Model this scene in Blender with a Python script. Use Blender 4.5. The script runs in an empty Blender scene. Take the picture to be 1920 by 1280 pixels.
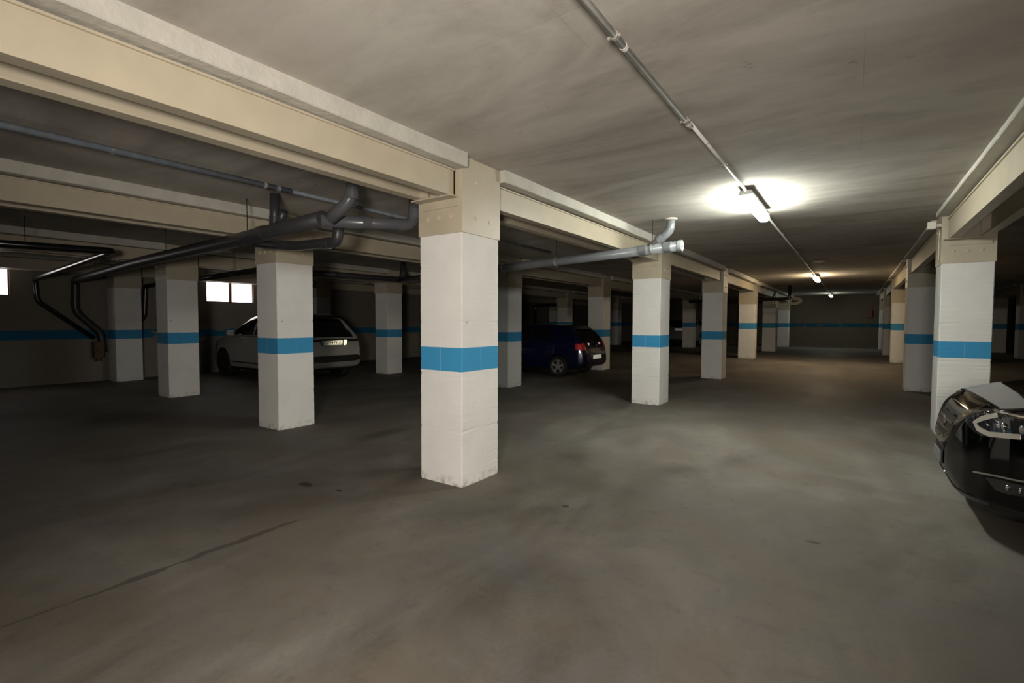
import bpy, bmesh, math, random
from mathutils import Vector, Matrix
random.seed(7)
S = bpy.context.scene
COL = S.collection
# ------------------------------------------------------------------ camera
cam_d = bpy.data.cameras.new('camera'); cam = bpy.data.objects.new('camera', cam_d); COL.objects.link(cam)
S.camera = cam
cam_d.sensor_width = 36.0; cam_d.lens = 923.05 / 1920 * 36; cam_d.clip_start = 0.05; cam_d.clip_end = 200
yw, pt, ro = [math.radians(a) for a in (34.8642, -2.2919, 0.2137)]
fwd = Vector((-math.sin(yw) * math.cos(pt), math.cos(yw) * math.cos(pt), math.sin(pt)))
rt = Vector((math.cos(yw), math.sin(yw), 0)); up = rt.cross(fwd)
r2 = math.cos(ro) * rt + math.sin(ro) * up; u2 = -math.sin(ro) * rt + math.cos(ro) * up
cam.matrix_world = Matrix(((r2.x, u2.x, -fwd.x, 0), (r2.y, u2.y, -fwd.y, 0), (r2.z, u2.z, -fwd.z, 1.5), (0, 0, 0, 1)))
# ------------------------------------------------------------------ world, lights, exposure
S.view_settings.view_transform = 'Standard'; S.view_settings.look = 'None'
S.view_settings.exposure = 0.0; S.view_settings.gamma = 1.0; S.view_settings.use_curve_mapping = False
W = bpy.data.worlds.new('world'); S.world = W; W.use_nodes = True
W.node_tree.nodes['Background'].inputs[0].default_value = (0.75, 0.85, 1.0, 1)
W.node_tree.nodes['Background'].inputs[1].default_value = 0.004
def lamp(name, typ, loc, power, color, **kw):
    d = bpy.data.lights.new(name, typ); d.energy = power; d.color = color
    for k, v in kw.items(): setattr(d, k, v)
    o = bpy.data.objects.new(name, d); COL.objects.link(o); o.location = loc
    return o
FLASH = lamp('photographer_flash', 'SPOT', (0.20, -1.05, 1.62), 1000, (1.0, 0.93, 0.835), shadow_soft_size=0.28, spot_size=math.radians(112), spot_blend=1.0)
FLASH.rotation_euler = cam.matrix_world.to_euler(); FLASH.rotation_euler.z -= math.radians(2)
TUBE = [  # x, y centre, z of the lamp body top, length, colour, emission strength
    (-1.0, 6.45, 2.915, 1.30, (0.96, 1.0, 0.91), 155),
    (-1.0, 17.7, 2.90, 1.20, (1.0, 0.78, 0.50), 110),
    (-1.02, 28.9, 2.90, 1.20, (0.93, 1.0, 0.86), 32)]
CEIL = 2.96; ZF = 0.225

# ------------------------------------------------------------------ materials
def mat(name, base=(0.5, 0.5, 0.5), rough=0.6, metal=0.0, coat=0.0, noise=0.0, nscale=8.0, bump=0.0, bscale=60.0, spec=0.5, trans=0.0):
    m = bpy.data.materials.new(name); m.use_nodes = True; nt = m.node_tree; b = nt.nodes['Principled BSDF']
    b.inputs['Base Color'].default_value = (*base, 1); b.inputs['Roughness'].default_value = rough
    b.inputs['Metallic'].default_value = metal; b.inputs['Coat Weight'].default_value = coat
    b.inputs['Specular IOR Level'].default_value = spec; b.inputs['Transmission Weight'].default_value = trans
    tc = nt.nodes.new('ShaderNodeTexCoord')
    if noise:
        n = nt.nodes.new('ShaderNodeTexNoise'); n.inputs['Scale'].default_value = nscale; n.inputs['Detail'].default_value = 6
        nt.links.new(tc.outputs['Object'], n.inputs['Vector'])
        r = nt.nodes.new('ShaderNodeMapRange'); r.inputs['From Min'].default_value = .3; r.inputs['From Max'].default_value = .7
        r.inputs['To Min'].default_value = 1 - noise; r.inputs['To Max'].default_value = 1 + noise
        nt.links.new(n.outputs['Fac'], r.inputs['Value'])
        mx = nt.nodes.new('ShaderNodeVectorMath'); mx.operation = 'SCALE'; mx.inputs[0].default_value = base
        nt.links.new(r.outputs[0], mx.inputs['Scale']); nt.links.new(mx.outputs[0], b.inputs['Base Color'])
    if bump:
        n = nt.nodes.new('ShaderNodeTexNoise'); n.inputs['Scale'].default_value = bscale; n.inputs['Detail'].default_value = 4
        nt.links.new(tc.outputs['Object'], n.inputs['Vector'])
        bp = nt.nodes.new('ShaderNodeBump'); bp.inputs['Strength'].default_value = bump; bp.inputs['Distance'].default_value = .01
        nt.links.new(n.outputs['Fac'], bp.inputs['Height']); nt.links.new(bp.outputs[0], b.inputs['Normal'])
    return m
class NB:
    """tiny node builder for scalar maths"""
    def __init__(s, m): s.nt = m.node_tree; s.b = s.nt.nodes['Principled BSDF']
    def val(s, x, inp):
        if isinstance(x, (int, float)): inp.default_value = x
        else: s.nt.links.new(x, inp)
    def m(s, op, a, b=0.0, c=0.0, clamp=False):
        n = s.nt.nodes.new('ShaderNodeMath'); n.operation = op; n.use_clamp = clamp
        s.val(a, n.inputs[0]); s.val(b, n.inputs[1]); s.val(c, n.inputs[2]); return n.outputs[0]
    def noise(s, vec, scale, detail=5, rough=.55, dist=0.0):
        n = s.nt.nodes.new('ShaderNodeTexNoise'); n.inputs['Scale'].default_value = scale
        n.inputs['Detail'].default_value = detail; n.inputs['Roughness'].default_value = rough; n.inputs['Distortion'].default_value = dist
        s.nt.links.new(vec, n.inputs['Vector']); return n.outputs['Fac']
    def mapping(s, vec, scale=(1, 1, 1), rot=(0, 0, 0), loc=(0, 0, 0)):
        n = s.nt.nodes.new('ShaderNodeMapping'); n.inputs['Scale'].default_value = scale; n.inputs['Rotation'].default_value = rot
        n.inputs['Location'].default_value = loc; s.nt.links.new(vec, n.inputs['Vector']); return n.outputs[0]
    def mix(s, f, a, b):
        n = s.nt.nodes.new('ShaderNodeMix'); n.data_type = 'RGBA'
        s.val(f, n.inputs['Factor'])
        for x, k in ((a, 6), (b, 7)):
            if isinstance(x, tuple): n.inputs[k].default_value = (*x, 1)
            else: s.nt.links.new(x, n.inputs[k])
        return n.outputs[2]
    def range(s, v, a, b, c=0.0, d=1.0, smooth=False):
        n = s.nt.nodes.new('ShaderNodeMapRange'); s.val(v, n.inputs['Value'])
        if smooth: n.interpolation_type = 'SMOOTHSTEP'
        for k, x in zip(('From Min', 'From Max', 'To Min', 'To Max'), (a, b, c, d)): n.inputs[k].default_value = x
        return n.outputs[0]
    def bump(s, h, strength=.3, dist=.01):
        n = s.nt.nodes.new('ShaderNodeBump'); n.inputs['Strength'].default_value = strength; n.inputs['Distance'].default_value = dist
        s.nt.links.new(h, n.inputs['Height']); s.nt.links.new(n.outputs[0], s.b.inputs['Normal'])
    def coords(s, kind='Object'):
        t = s.nt.nodes.new('ShaderNodeTexCoord'); sp = s.nt.nodes.new('ShaderNodeSeparateXYZ'); v = t.outputs[kind]
        s.nt.links.new(v, sp.inputs[0]); return v, sp.outputs[0], sp.outputs[1], sp.outputs[2]
    def color(s, c): s.nt.links.new(c, s.b.inputs['Base Color'])
    def rough(s, r): s.val(r, s.b.inputs['Roughness'])

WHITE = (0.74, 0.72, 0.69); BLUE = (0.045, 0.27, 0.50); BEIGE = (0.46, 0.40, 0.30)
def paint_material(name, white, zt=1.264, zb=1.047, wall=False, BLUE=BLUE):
    """white masonry paint with the blue band at its height above the object's own base"""
    m = mat(name, rough=.75, spec=.25); n = NB(m); v, x, y, z = n.coords()
    wob = n.noise(v, 9, 3)
    zz = n.m('ADD', z, n.m('MULTIPLY', n.m('SUBTRACT', wob, .5), .006 if not wall else .02))
    band = n.m('MULTIPLY', n.m('GREATER_THAN', zz, zb), n.m('LESS_THAN', zz, zt))
    bl = n.noise(v, 3.0, 6)
    w0 = n.mix(n.range(bl, .35, .65), tuple(c * .93 for c in white), white)
    # grime rising a few centimetres from the floor, and small brown knocks
    dirt = n.m('MULTIPLY', n.range(z, 0.0, .10, 1, 0), n.range(n.noise(v, 14, 5), .48, .62))
    w1 = n.mix(n.m('MULTIPLY', dirt, .75), w0, (.30, .22, .16))
    kn = n.m('MULTIPLY', n.range(n.noise(v, 11, 2), .735, .75), n.m('LESS_THAN', z, 1.6))
    w1 = n.mix(n.m('MULTIPLY', kn, .8), w1, (.36, .25, .18))
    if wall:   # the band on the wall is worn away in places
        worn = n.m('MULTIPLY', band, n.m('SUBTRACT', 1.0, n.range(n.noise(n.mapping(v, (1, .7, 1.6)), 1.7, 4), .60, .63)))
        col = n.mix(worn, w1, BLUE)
    else:
        col = n.mix(band, w1, BLUE)
    vj = n.m('MULTIPLY', n.m('LESS_THAN', n.m('MINIMUM', n.m('ABSOLUTE', x), n.m('ABSOLUTE', y)), .0035), n.m('LESS_THAN', n.m('FRACT', z), .46))
    if not wall: col = n.mix(n.m('MULTIPLY', vj, .15), col, (.86, .85, .83))
    n.color(col)
    # block joints: a course every half metre, the vertical joint in every second course
    cz = n.m('FRACT', n.m('MULTIPLY', z, 2.0)); odd = n.m('MODULO', n.m('FLOOR', n.m('MULTIPLY', z, 2.0)), 2.0)
    jc = n.m('LESS_THAN', n.m('ABSOLUTE', n.m('SUBTRACT', cz, .5)), .497)
    jx = n.m('GREATER_THAN', n.m('ABSOLUTE', x), .006)
    jy = n.m('GREATER_THAN', n.m('ABSOLUTE', y), .006)
    j = n.m('MULTIPLY', jc, n.m('MAXIMUM', n.m('MULTIPLY', jx, jy), odd)) if not wall else jc
    h = n.m('ADD', n.m('MULTIPLY', j, .5), n.m('MULTIPLY', n.noise(v, 55, 5), .6))
    n.bump(h, .35, .006)
    return m
M = {}
M['pillar'] = paint_material('white_block_paint', WHITE)
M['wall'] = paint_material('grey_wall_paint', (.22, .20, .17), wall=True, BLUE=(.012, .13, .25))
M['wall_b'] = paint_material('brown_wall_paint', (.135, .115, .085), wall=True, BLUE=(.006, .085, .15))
M['beige'] = mat('cream_steel_paint', BEIGE, .45, noise=.05, nscale=5, bump=.08, bscale=30)
M['haunch'] = mat('painted_concrete_edge', (.50, .475, .42), .8, noise=.08, nscale=6, bump=.5, bscale=25)
M['bolt'] = mat('painted_bolt', (.52, .44, .32), .4, noise=.1)
M['pvc'] = mat('grey_pvc', (.095, .095, .105), .3, noise=.08, nscale=4, spec=.6)
M['pvc_light'] = mat('light_grey_pvc', (.18, .19, .20), .3, noise=.08, nscale=4, spec=.6)
M['pvc_dark'] = mat('dark_grey_pvc', (.035, .034, .037), .42, noise=.1, nscale=4, spec=.6)
M['pvc_black'] = mat('black_pvc', (.012, .012, .013), .22, noise=.1, nscale=4, spec=.6)
M['pvc_cap'] = mat('pale_pvc_cap', (.34, .35, .36), .4, noise=.05)
M['conduit'] = mat('grey_conduit', (.70, .68, .64), .5, noise=.12, nscale=9)
M['galv'] = mat('galvanised_tube', (.15, .17, .20), .6, metal=.0, noise=.2, nscale=12)
M['steel'] = mat('zinc_clamp', (.55, .53, .48), .35, metal=.6, noise=.1)
M['rust'] = mat('rusty_valve', (.10, .055, .03), .7, noise=.4, nscale=20)
M['lampbody'] = mat('lamp_housing_grey', (.30, .30, .29), .5, noise=.04)
M['box'] = mat('white_plastic_box', (.68, .64, .58), .5, noise=.04)
M['red'] = mat('dark_red_enamel', (.12, .008, .006), .4, noise=.1)
M['cable'] = mat('pale_cable', (.55, .53, .42), .5, noise=.1)
M['doorm'] = mat('dark_door_paint', (.03, .028, .025), .5, noise=.2)
M['frame'] = mat('brown_window_frame', (.18, .08, .055), .5, noise=.15)
M['plaster'] = mat('fresh_plaster', (.62, .55, .45), .8, noise=.1)

def ceiling_material():
    m = mat('ceiling_render', rough=.85, spec=.2); n = NB(m); v, x, y, z = n.coords()
    a = n.noise(n.mapping(v, (.45, 1.25, 1)), .9, 8, .62, 1.6)
    b = n.noise(v, .55, 4); c = n.noise(n.mapping(v, (1, 1.7, 1)), 4, 9, .72, .8)
    f = n.m('ADD', n.m('MULTIPLY', a, .6), n.m('ADD', n.m('MULTIPLY', b, .3), n.m('MULTIPLY', c, .18)))
    col = n.mix(n.range(f, .44, .62), (.36, .328, .29), (.52, .49, .437))
    # pinkish smears and small black damp marks
    col = n.mix(n.range(n.noise(n.mapping(v, (.4, 1, 1), loc=(3, 1, 0)), 1.1, 5), .52, .72, 0, .5), col, (.47, .40, .355))
    spot = n.m('MULTIPLY', n.range(n.noise(n.mapping(v, (1, 1.6, 1)), 4.2, 6, .7), .655, .70), n.range(n.noise(v, .7, 3), .5, .62))
    col = n.mix(n.m('MULTIPLY', spot, .75), col, (.09, .085, .075))
    # formwork board joints in X
    fy = n.m('FRACT', n.m('MULTIPLY', y, 1.43)); fx = n.m('FRACT', n.m('MULTIPLY', x, .83))
    jj = n.m('MAXIMUM', n.m('LESS_THAN', fy, .006), n.m('LESS_THAN', fx, .004))
    col = n.mix(n.m('MULTIPLY', jj, n.range(n.noise(v, 1.3, 2), .45, .6, 0, .35)), col, (.22, .20, .18))
    n.color(col); n.bump(n.m('SUBTRACT', n.m('MULTIPLY', c, .8), n.m('MULTIPLY', jj, .15)), .16, .012)
    return m
def floor_material():
    m = mat('worn_concrete_floor', rough=.6, spec=.2); n = NB(m); v, x, y, z = n.coords()
    a = n.noise(v, .45, 6, .6, 1.2); b = n.noise(n.mapping(v, (1, .45, 1), rot=(0, 0, .5)), 1.1, 7, .62, 1.5); c = n.noise(v, 38, 6, .7)
    f = n.m('ADD', n.m('MULTIPLY', a, .5), n.m('ADD', n.m('MULTIPLY', b, .45), n.m('MULTIPLY', c, .12)))
    col = n.mix(n.range(f, .43, .64), (.088, .078, .064), (.188, .172, .150))
    w = n.range(n.noise(n.mapping(v, loc=(5, 2, 0)), .8, 6, .6, 1.0), .42, .62)
    col = n.mix(n.m('MULTIPLY', w, .5), col, (.135, .108, .080))
    w2 = n.range(n.noise(n.mapping(v, loc=(1, 7, 0)), 1.4, 7, .65, .8), .50, .66)
    col = n.mix(n.m('MULTIPLY', w2, .4), col, (.122, .120, .128))
    w3 = n.range(n.noise(n.mapping(v, loc=(9, 4, 0)), 6.5, 8, .7), .55, .70)
    col = n.mix(n.m('MULTIPLY', w3, .35), col, (.062, .056, .048))
    w4 = n.range(n.noise(v, 120, 3, .6), .60, .72)
    col = n.mix(n.m('MULTIPLY', w4, .3), col, (.22, .205, .18))
    # long dark crack along the pillar line, x about -3.4, fading at both ends
    d = n.m('ABSOLUTE', n.m('SUBTRACT', n.m('ADD', x, n.m('MULTIPLY', n.m('SUBTRACT', n.noise(v, 5, 5), .5), .07)), n.m('ADD', -3.365, n.m('MULTIPLY', y, -.026))))
    wd = n.m('MULTIPLY', n.range(n.noise(v, 3.3, 4), .35, .65, .006, .048), n.m('MULTIPLY', n.range(y, .3, 1.1), n.range(y, 1.95, 2.12, 1, 0)))
    crack = n.m('MULTIPLY', n.m('LESS_THAN', d, wd), .62)
    thin = n.m('MULTIPLY', n.m('LESS_THAN', d, .004), n.m('MULTIPLY', n.m('LESS_THAN', y, 3.3), .4))
    col = n.mix(n.m('MAXIMUM', crack, thin), col, (.045, .042, .038))
    # two dark chips in the surface
    for cx, cy, rx, ry in ((-4.105, 2.584, .085, .045), (-3.72, 2.66, .05, .02), (-1.9, 3.5, .03, .03), (-.2, 3.9, .05, .02)):
        e = n.m('ADD', n.m('POWER', n.m('DIVIDE', n.m('SUBTRACT', x, cx), rx), 2.0), n.m('POWER', n.m('DIVIDE', n.m('SUBTRACT', y, cy), ry), 2.0))
        e = n.m('ADD', e, n.m('MULTIPLY', n.m('SUBTRACT', n.noise(v, 16, 3), .5), 1.2))
        col = n.mix(n.m('MULTIPLY', n.m('LESS_THAN', e, 1.0), .75), col, (.03, .028, .025))
    # transverse joints at the foot and head of the ramp
    for jy, wdt in ((15.5, .02), (18.3, .03), (10.4, .008)):
        jd = n.m('LESS_THAN', n.m('ABSOLUTE', n.m('SUBTRACT', y, jy)), wdt)
        col = n.mix(n.m('MULTIPLY', jd, .5), col, (.045, .042, .036))
    # pale scrapes
    sc = n.range(n.noise(n.mapping(v, (.5, 5, 1), rot=(0, 0, .35)), 1.5, 8, .7), .66, .72)
    col = n.mix(n.m('MULTIPLY', sc, .35), col, (.24, .22, .20))
    n.color(col); n.rough(n.range(f, .4, .66, .55, .80)); n.bump(n.m('ADD', n.m('MULTIPLY', c, .25), n.m('MULTIPLY', b, .5)), .12, .02)
    return m
M['ceiling'] = ceiling_material(); M['floor'] = floor_material()
def emis(name, color, strength):
    m = bpy.data.materials.new(name); m.use_nodes = True; b = m.node_tree.nodes['Principled BSDF']
    b.inputs['Base Color'].default_value = (.8, .8, .8, 1); b.inputs['Emission Color'].default_value = (*color, 1)
    b.inputs['Emission Strength'].default_value = strength; return m
M['pane'] = emis('daylit_frosted_pane', (1.0, .94, .90), 3.2)
M['windowcard'] = None

# ------------------------------------------------------------------ helpers
def link(name, me, m=None, parent=None, loc=None, smooth=False):
    o = bpy.data.objects.new(name, me); COL.objects.link(o)
    if m is not None and not me.materials: me.materials.append(m)
    if parent: o.parent = parent
    if loc: o.location = loc
    if smooth:
        for p in me.polygons: p.use_smooth = True
    return o
def obj(name, bm, m, parent=None, loc=None, smooth=False):
    me = bpy.data.meshes.new(name); bmesh.ops.recalc_face_normals(bm, faces=bm.faces); bm.to_mesh(me); bm.free()
    return link(name, me, m, parent, loc, smooth)
def tag(o, label, cat, group=None):
    o['label'] = label; o['category'] = cat; o['kind'] = 'thing'
    if group: o['group'] = group
    return o
def thing(name, label, cat, loc=(0, 0, 0), rz=0, group=None):
    o = bpy.data.objects.new(name, None); COL.objects.link(o); o.location = loc; o.rotation_euler = (0, 0, rz)
    o.empty_display_size = .1
    return tag(o, label, cat, group)
def struct(name, bm, m): o = obj(name, bm, m); o['kind'] = 'structure'; return o
def box(bm, x0, x1, y0, y1, z0, z1, bevel=0.0):
    r = bmesh.ops.create_cube(bm, size=1.0)
    vs = r['verts']
    for v in vs: v.co = Vector(((x0 + x1) / 2 + v.co.x * (x1 - x0), (y0 + y1) / 2 + v.co.y * (y1 - y0), (z0 + z1) / 2 + v.co.z * (z1 - z0)))
    if bevel:
        es = list({e for v in vs for e in v.link_edges})
        bmesh.ops.bevel(bm, geom=es, offset=bevel, segments=2, profile=.5, affect='EDGES')
    return bm
def cyl(bm, p0, p1, r0, r1=None, n=20, cap=True):
    p0 = Vector(p0); p1 = Vector(p1); r1 = r0 if r1 is None else r1
    d = (p1 - p0).normalized(); a = d.orthogonal().normalized(); b = d.cross(a)
    A = [bm.verts.new(p0 + (a * math.cos(t) + b * math.sin(t)) * r0) for t in [2 * math.pi * i / n for i in range(n)]]
    B = [bm.verts.new(p1 + (a * math.cos(t) + b * math.sin(t)) * r1) for t in [2 * math.pi * i / n for i in range(n)]]
    for i in range(n): bm.faces.new((A[i], A[(i + 1) % n], B[(i + 1) % n], B[i]))
    if cap: bm.faces.new(A[::-1]); bm.faces.new(B)
    return bm
def fillet(pts, R, k=7):
    pts = [Vector(p) for p in pts]; out = [pts[0]]
    for a, b, c in zip(pts, pts[1:], pts[2:]):
        u = (a - b); w = (c - b); L = min(R, u.length * .48, w.length * .48)
        s = b + u.normalized() * L; e = b + w.normalized() * L
        for i in range(k + 1):
            t = i / k; out.append(s * (1 - t) ** 2 + b * 2 * t * (1 - t) + e * t * t)
    out.append(pts[-1]); return out
def tube(bm, pts, r, n=18, R=None):
    if R is None: R = r * 1.9
    P = fillet(pts, R) if len(pts) > 2 else [Vector(p) for p in pts]
    rings = []; prev = None
    for i, p in enumerate(P):
        t = ((P[min(i + 1, len(P) - 1)] - p).normalized() + (p - P[max(i - 1, 0)]).normalized())
        t.normalize()
        a = t.orthogonal().normalized() if prev is None else (prev - t * prev.dot(t)).normalized()
        prev = a; b = t.cross(a)
        rings.append([bm.verts.new(p + (a * math.cos(2 * math.pi * j / n) + b * math.sin(2 * math.pi * j / n)) * r) for j in range(n)])
    for A, B in zip(rings, rings[1:]):
        for j in range(n): bm.faces.new((A[j], A[(j + 1) % n], B[(j + 1) % n], B[j]))
    bm.faces.new(rings[0][::-1]); bm.faces.new(rings[-1]); return bm
def poly_prism(bm, pts, axis, a, b):
    """extrude a closed 2-D outline along an axis from a to b"""
    def P(u, v, w): return {'x': (w, u, v), 'y': (u, w, v), 'z': (u, v, w)}[axis]
    A = [bm.verts.new(P(u, v, a)) for u, v in pts]; B = [bm.verts.new(P(u, v, b)) for u, v in pts]
    n = len(pts)
    for i in range(n): bm.faces.new((A[i], A[(i + 1) % n], B[(i + 1) % n], B[i]))
    bm.faces.new(A[::-1]); bm.faces.new(B); return bm

# ------------------------------------------------------------------ the room
XL, XR, YB, YF = -15.35, 9.0, -4.0, 31.5
bm = bmesh.new()
prof = [(YB, 0), (15.5, 0), (16.2, .035), (17.6, .195), (18.3, ZF), (YF + .3, ZF), (YF + .3, -.3), (YB, -.3)]
poly_prism(bm, prof, 'x', XL - .3, XR + .3)
struct('floor', bm, M['floor'])
bm = bmesh.new(); box(bm, XL - .3, XR + .3, YB, YF + .3, CEIL, CEIL + .25); struct('ceiling', bm, M['ceiling'])
# left wall with its window openings
WIN = [(1.33, 2.61, 2.03, 2.66), (6.63, 7.99, 2.04, 2.65)]
bm = bmesh.new(); x0, x1 = XL - .3, XL
ycuts = [YB] + [v for w in WIN for v in w[:2]] + [YF + .3]
for i in range(0, len(ycuts), 2): box(bm, x0, x1, ycuts[i], ycuts[i + 1], -.1, CEIL)
for a, b, c, d in WIN: box(bm, x0, x1, a, b, -.1, c); box(bm, x0, x1, a, b, d, CEIL)
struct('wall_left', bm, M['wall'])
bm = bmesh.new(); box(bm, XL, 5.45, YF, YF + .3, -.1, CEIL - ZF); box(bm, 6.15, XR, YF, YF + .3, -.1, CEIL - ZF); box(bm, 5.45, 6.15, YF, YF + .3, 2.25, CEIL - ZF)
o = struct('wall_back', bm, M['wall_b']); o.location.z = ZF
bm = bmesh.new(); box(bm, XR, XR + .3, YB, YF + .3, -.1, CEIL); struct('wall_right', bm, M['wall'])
for k, (a, b, c, d) in enumerate(WIN):
    w = bpy.data.objects.new('window_%d' % (k + 1), None); COL.objects.link(w); w['kind'] = 'structure'; w.location = (XL - .06, (a + b) / 2, c)
    hw = (b - a) / 2; H = d - c; m_ = .038; f = bmesh.new()
    box(f, -.03, .03, -hw, -hw + .025, 0, H); box(f, -.03, .03, hw - .025, hw, 0, H); box(f, -.03, .03, -m_, m_, 0, H)
    box(f, -.03, .03, -hw, hw, 0, .025); box(f, -.03, .03, -hw, hw, H - .025, H)
    obj('window_frame', f, M['frame'], w)
    for s in (-1, 1):
        g = bmesh.new(); y0, y1 = (m_, hw - .025) if s > 0 else (-hw + .025, -m_)
        box(g, -.015, -.005, y0, y1, .025, H - .025); obj('pane', g, M['pane'], w)
d_ = bpy.data.objects.new('door_1', None); COL.objects.link(d_); d_['kind'] = 'structure'; d_.location = (5.8, YF + .08, ZF)
g = bmesh.new(); box(g, -.31, .31, 0, .05, 0, 2.2); obj('door_leaf', g, M['doorm'], d_)
g = bmesh.new(); box(g, -.35, -.31, -.03, .08, 0, 2.25); box(g, .31, .35, -.03, .08, 0, 2.25); box(g, -.35, .35, -.03, .08, 2.2, 2.25); obj('door_frame', g, M['frame'], d_)
g = bmesh.new(); cyl(g, (-.24, -.04, 1.02), (-.12, -.04, 1.02), .01); cyl(g, (-.24, 0, 1.02), (-.24, -.04, 1.02), .012); obj('door_handle', g, M['steel'], d_)

# ------------------------------------------------------------------ pillars
WX, WY = .52, .545
ROWX = {'A': -2.87, 'B': -6.43, 'C': -10.86, 'D': -14.72, 'R': 1.44, 'S': 5.42}   # x of each row's right face
ROWY = {'A': [3.34, 8.76, 13.80, 19.16, 24.55, 29.75], 'B': [3.66, 9.08, 14.18, 19.75, 25.65], 'C': [3.99, 9.42, 14.7, 20.0, 25.9],
        'D': [4.30, 9.75, 15.1, 20.4, 25.8], 'R': [8.66, 13.95, 20.1, 24.6, 29.9], 'S': [25.3, 29.9]}
G = 2.29
def shaft_mesh(h, seed):
    rnd = random.Random(seed); bm = bmesh.new(); c = .008; hx, hy = WX / 2, WY / 2
    base = [(-hx + c, -hy), (0, -hy), (hx - c, -hy), (hx, -hy + c), (hx, 0), (hx, hy - c), (hx - c, hy), (0, hy), (-hx + c, hy), (-hx, hy - c), (-hx, 0), (-hx, -hy + c)]
    rings = []; z = 0; nz = int(h / .022)
    for i in range(nz + 1):
        z = h * i / nz; fr = (z * 2) % 1; notch = .005 if min(fr, 1 - fr) < .03 else 0
        ring = []
        for k, (x, y) in enumerate(base):
            corner = k not in (1, 4, 7, 10); j = rnd.uniform(-.0013, .0006) - (notch * rnd.random() if corner else 0)
            ring.append(bm.verts.new((x + (j if corner else 0) * (1 if x > 0 else -1), y + (j if corner else 0) * (1 if y > 0 else -1), z)))
        rings.append(ring)
    n = len(base)
    for A, B in zip(rings, rings[1:]):
        for k in range(n): bm.faces.new((A[k], A[(k + 1) % n], B[(k + 1) % n], B[k]))
    bm.faces.new(rings[0][::-1]); bm.faces.new(rings[-1]); return bm
def mesh_of(name, bm, m):
    me = bpy.data.meshes.new(name); bmesh.ops.recalc_face_normals(bm, faces=bm.faces); bm.to_mesh(me); bm.free(); me.materials.append(m); return me
def jacket_mesh(z0, z1):
    bm = bmesh.new(); t = .009; hx, hy = WX / 2, WY / 2
    box(bm, -hx - t, hx + t, -hy - t, hy + t, z0, z1, .003)
    return bm
def seat_mesh(s, z):
    bm = bmesh.new(); y0 = s * (WY / 2 + .009); y1 = y0 + s * .11
    a, b = min(y0, y1), max(y0, y1); box(bm, -.255, .235, a, b, z - .012, z, .002)
    y2 = y0 + s * .012; box(bm, -.20, .225, min(y0, y2), max(y0, y2), z - .085, z - .012, .002)
    return bm
def bolt_mesh():
    bm = bmesh.new(); cyl(bm, (0, 0, 0), (0, 0, .004), .021, n=20); cyl(bm, (0, 0, .004), (0, 0, .012), .016, .013, n=6); return mesh_of('bolt', bm, M['bolt'])
SEATZ = 2.605
BOLT = bolt_mesh()
SH = {k: [mesh_of('shaft', shaft_mesh(g + .02, s), M['pillar']) for s in range(3)] for k, g in (('n', G), ('f', 1.93))}
JK = {'n': mesh_of('steel_jacket', jacket_mesh(G, CEIL - .002), M['beige']), 'f': mesh_of('steel_jacket', jacket_mesh(1.93, CEIL - ZF - .002), M['beige'])}
ST = {('n', s): mesh_of('seat_bracket', seat_mesh(s, SEATZ), M['beige']) for s in (-1, 1)}
ST.update({('f', s): mesh_of('seat_bracket', seat_mesh(s, SEATZ - ZF), M['beige']) for s in (-1, 1)})
PLAB = {
 'A0': 'tallest white block pillar with bright blue band, nearest in centre of the garage',
 'A1': 'white blue-banded pillar directly under the capped end of the grey drain pipe',
 'A2': 'grey-white blue-banded pillar just right of and behind the one under the pipe end',
 'A3': 'warm cream-lit blue-banded pillar, fourth along the central row',
 'A4': 'narrow grey-lit blue-banded pillar, fifth along the central row',
 'A5': 'pale far blue-banded pillar at end of central row by the back wall',
 'B0': 'white blue-banded pillar in front of the white SUV, under dark drain pipes',
 'B1': 'white blue-banded pillar left of the blue hatchback, beside the nearest central pillar',
 'B2': 'blue-banded pillar standing right behind the tail of the blue hatchback',
 'B3': 'blue-banded pillar of second row, hidden behind pillar under the pipe end',
 'B4': 'thin distant blue-banded pillar partly in front of the far silver car',
 'C0': 'dim white blue-banded pillar left of the white SUV bonnet',
 'C1': 'dim blue-banded pillar right behind the tail of the white SUV',
 'C2': 'dim blue-banded pillar of third row behind the nearest central pillar',
 'C3': 'dark distant blue-banded pillar seen over the roof of the blue hatchback',
 'C4': 'dim distant blue-banded pillar sliver right of the pillar behind the hatchback',
 'D0': 'dim blue-banded pillar near left wall beside the black downpipes',
 'D1': 'dim pillar near left wall seen above the roof of the white SUV',
 'D2': 'dim wall-side pillar behind the nearest central pillar',
 'D3': 'dim wall-side pillar hidden behind pillar left of the hatchback',
 'D4': 'dark farthest wall-side pillar behind the blue hatchback',
 'R0': 'large white blue-banded pillar behind the bonnet of the black car',
 'R1': 'grey-white blue-banded pillar just behind and left of the one by the black car',
 'R2': 'warm cream-lit blue-banded pillar, third along the right-hand row',
 'R3': 'narrow grey blue-banded pillar, fourth along the right-hand row',
 'R4': 'pale farthest blue-banded pillar of right-hand row near the back wall',
 'S0': 'blue-banded pillar at right frame edge beyond the right-hand row',
 'S1': 'distant blue-banded pillar right of the large one by the black car'}
NEARB = ('A0', 'A1', 'A2', 'B0', 'C0', 'R0', 'R1', 'B1', 'A3')
PX = {'A5': -.03, 'R1': .01, 'R2': .04, 'A3': -.05, 'A4': -.03, 'B4': -.30, 'R3': .0, 'R4': .04}
PIL = {}
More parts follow.
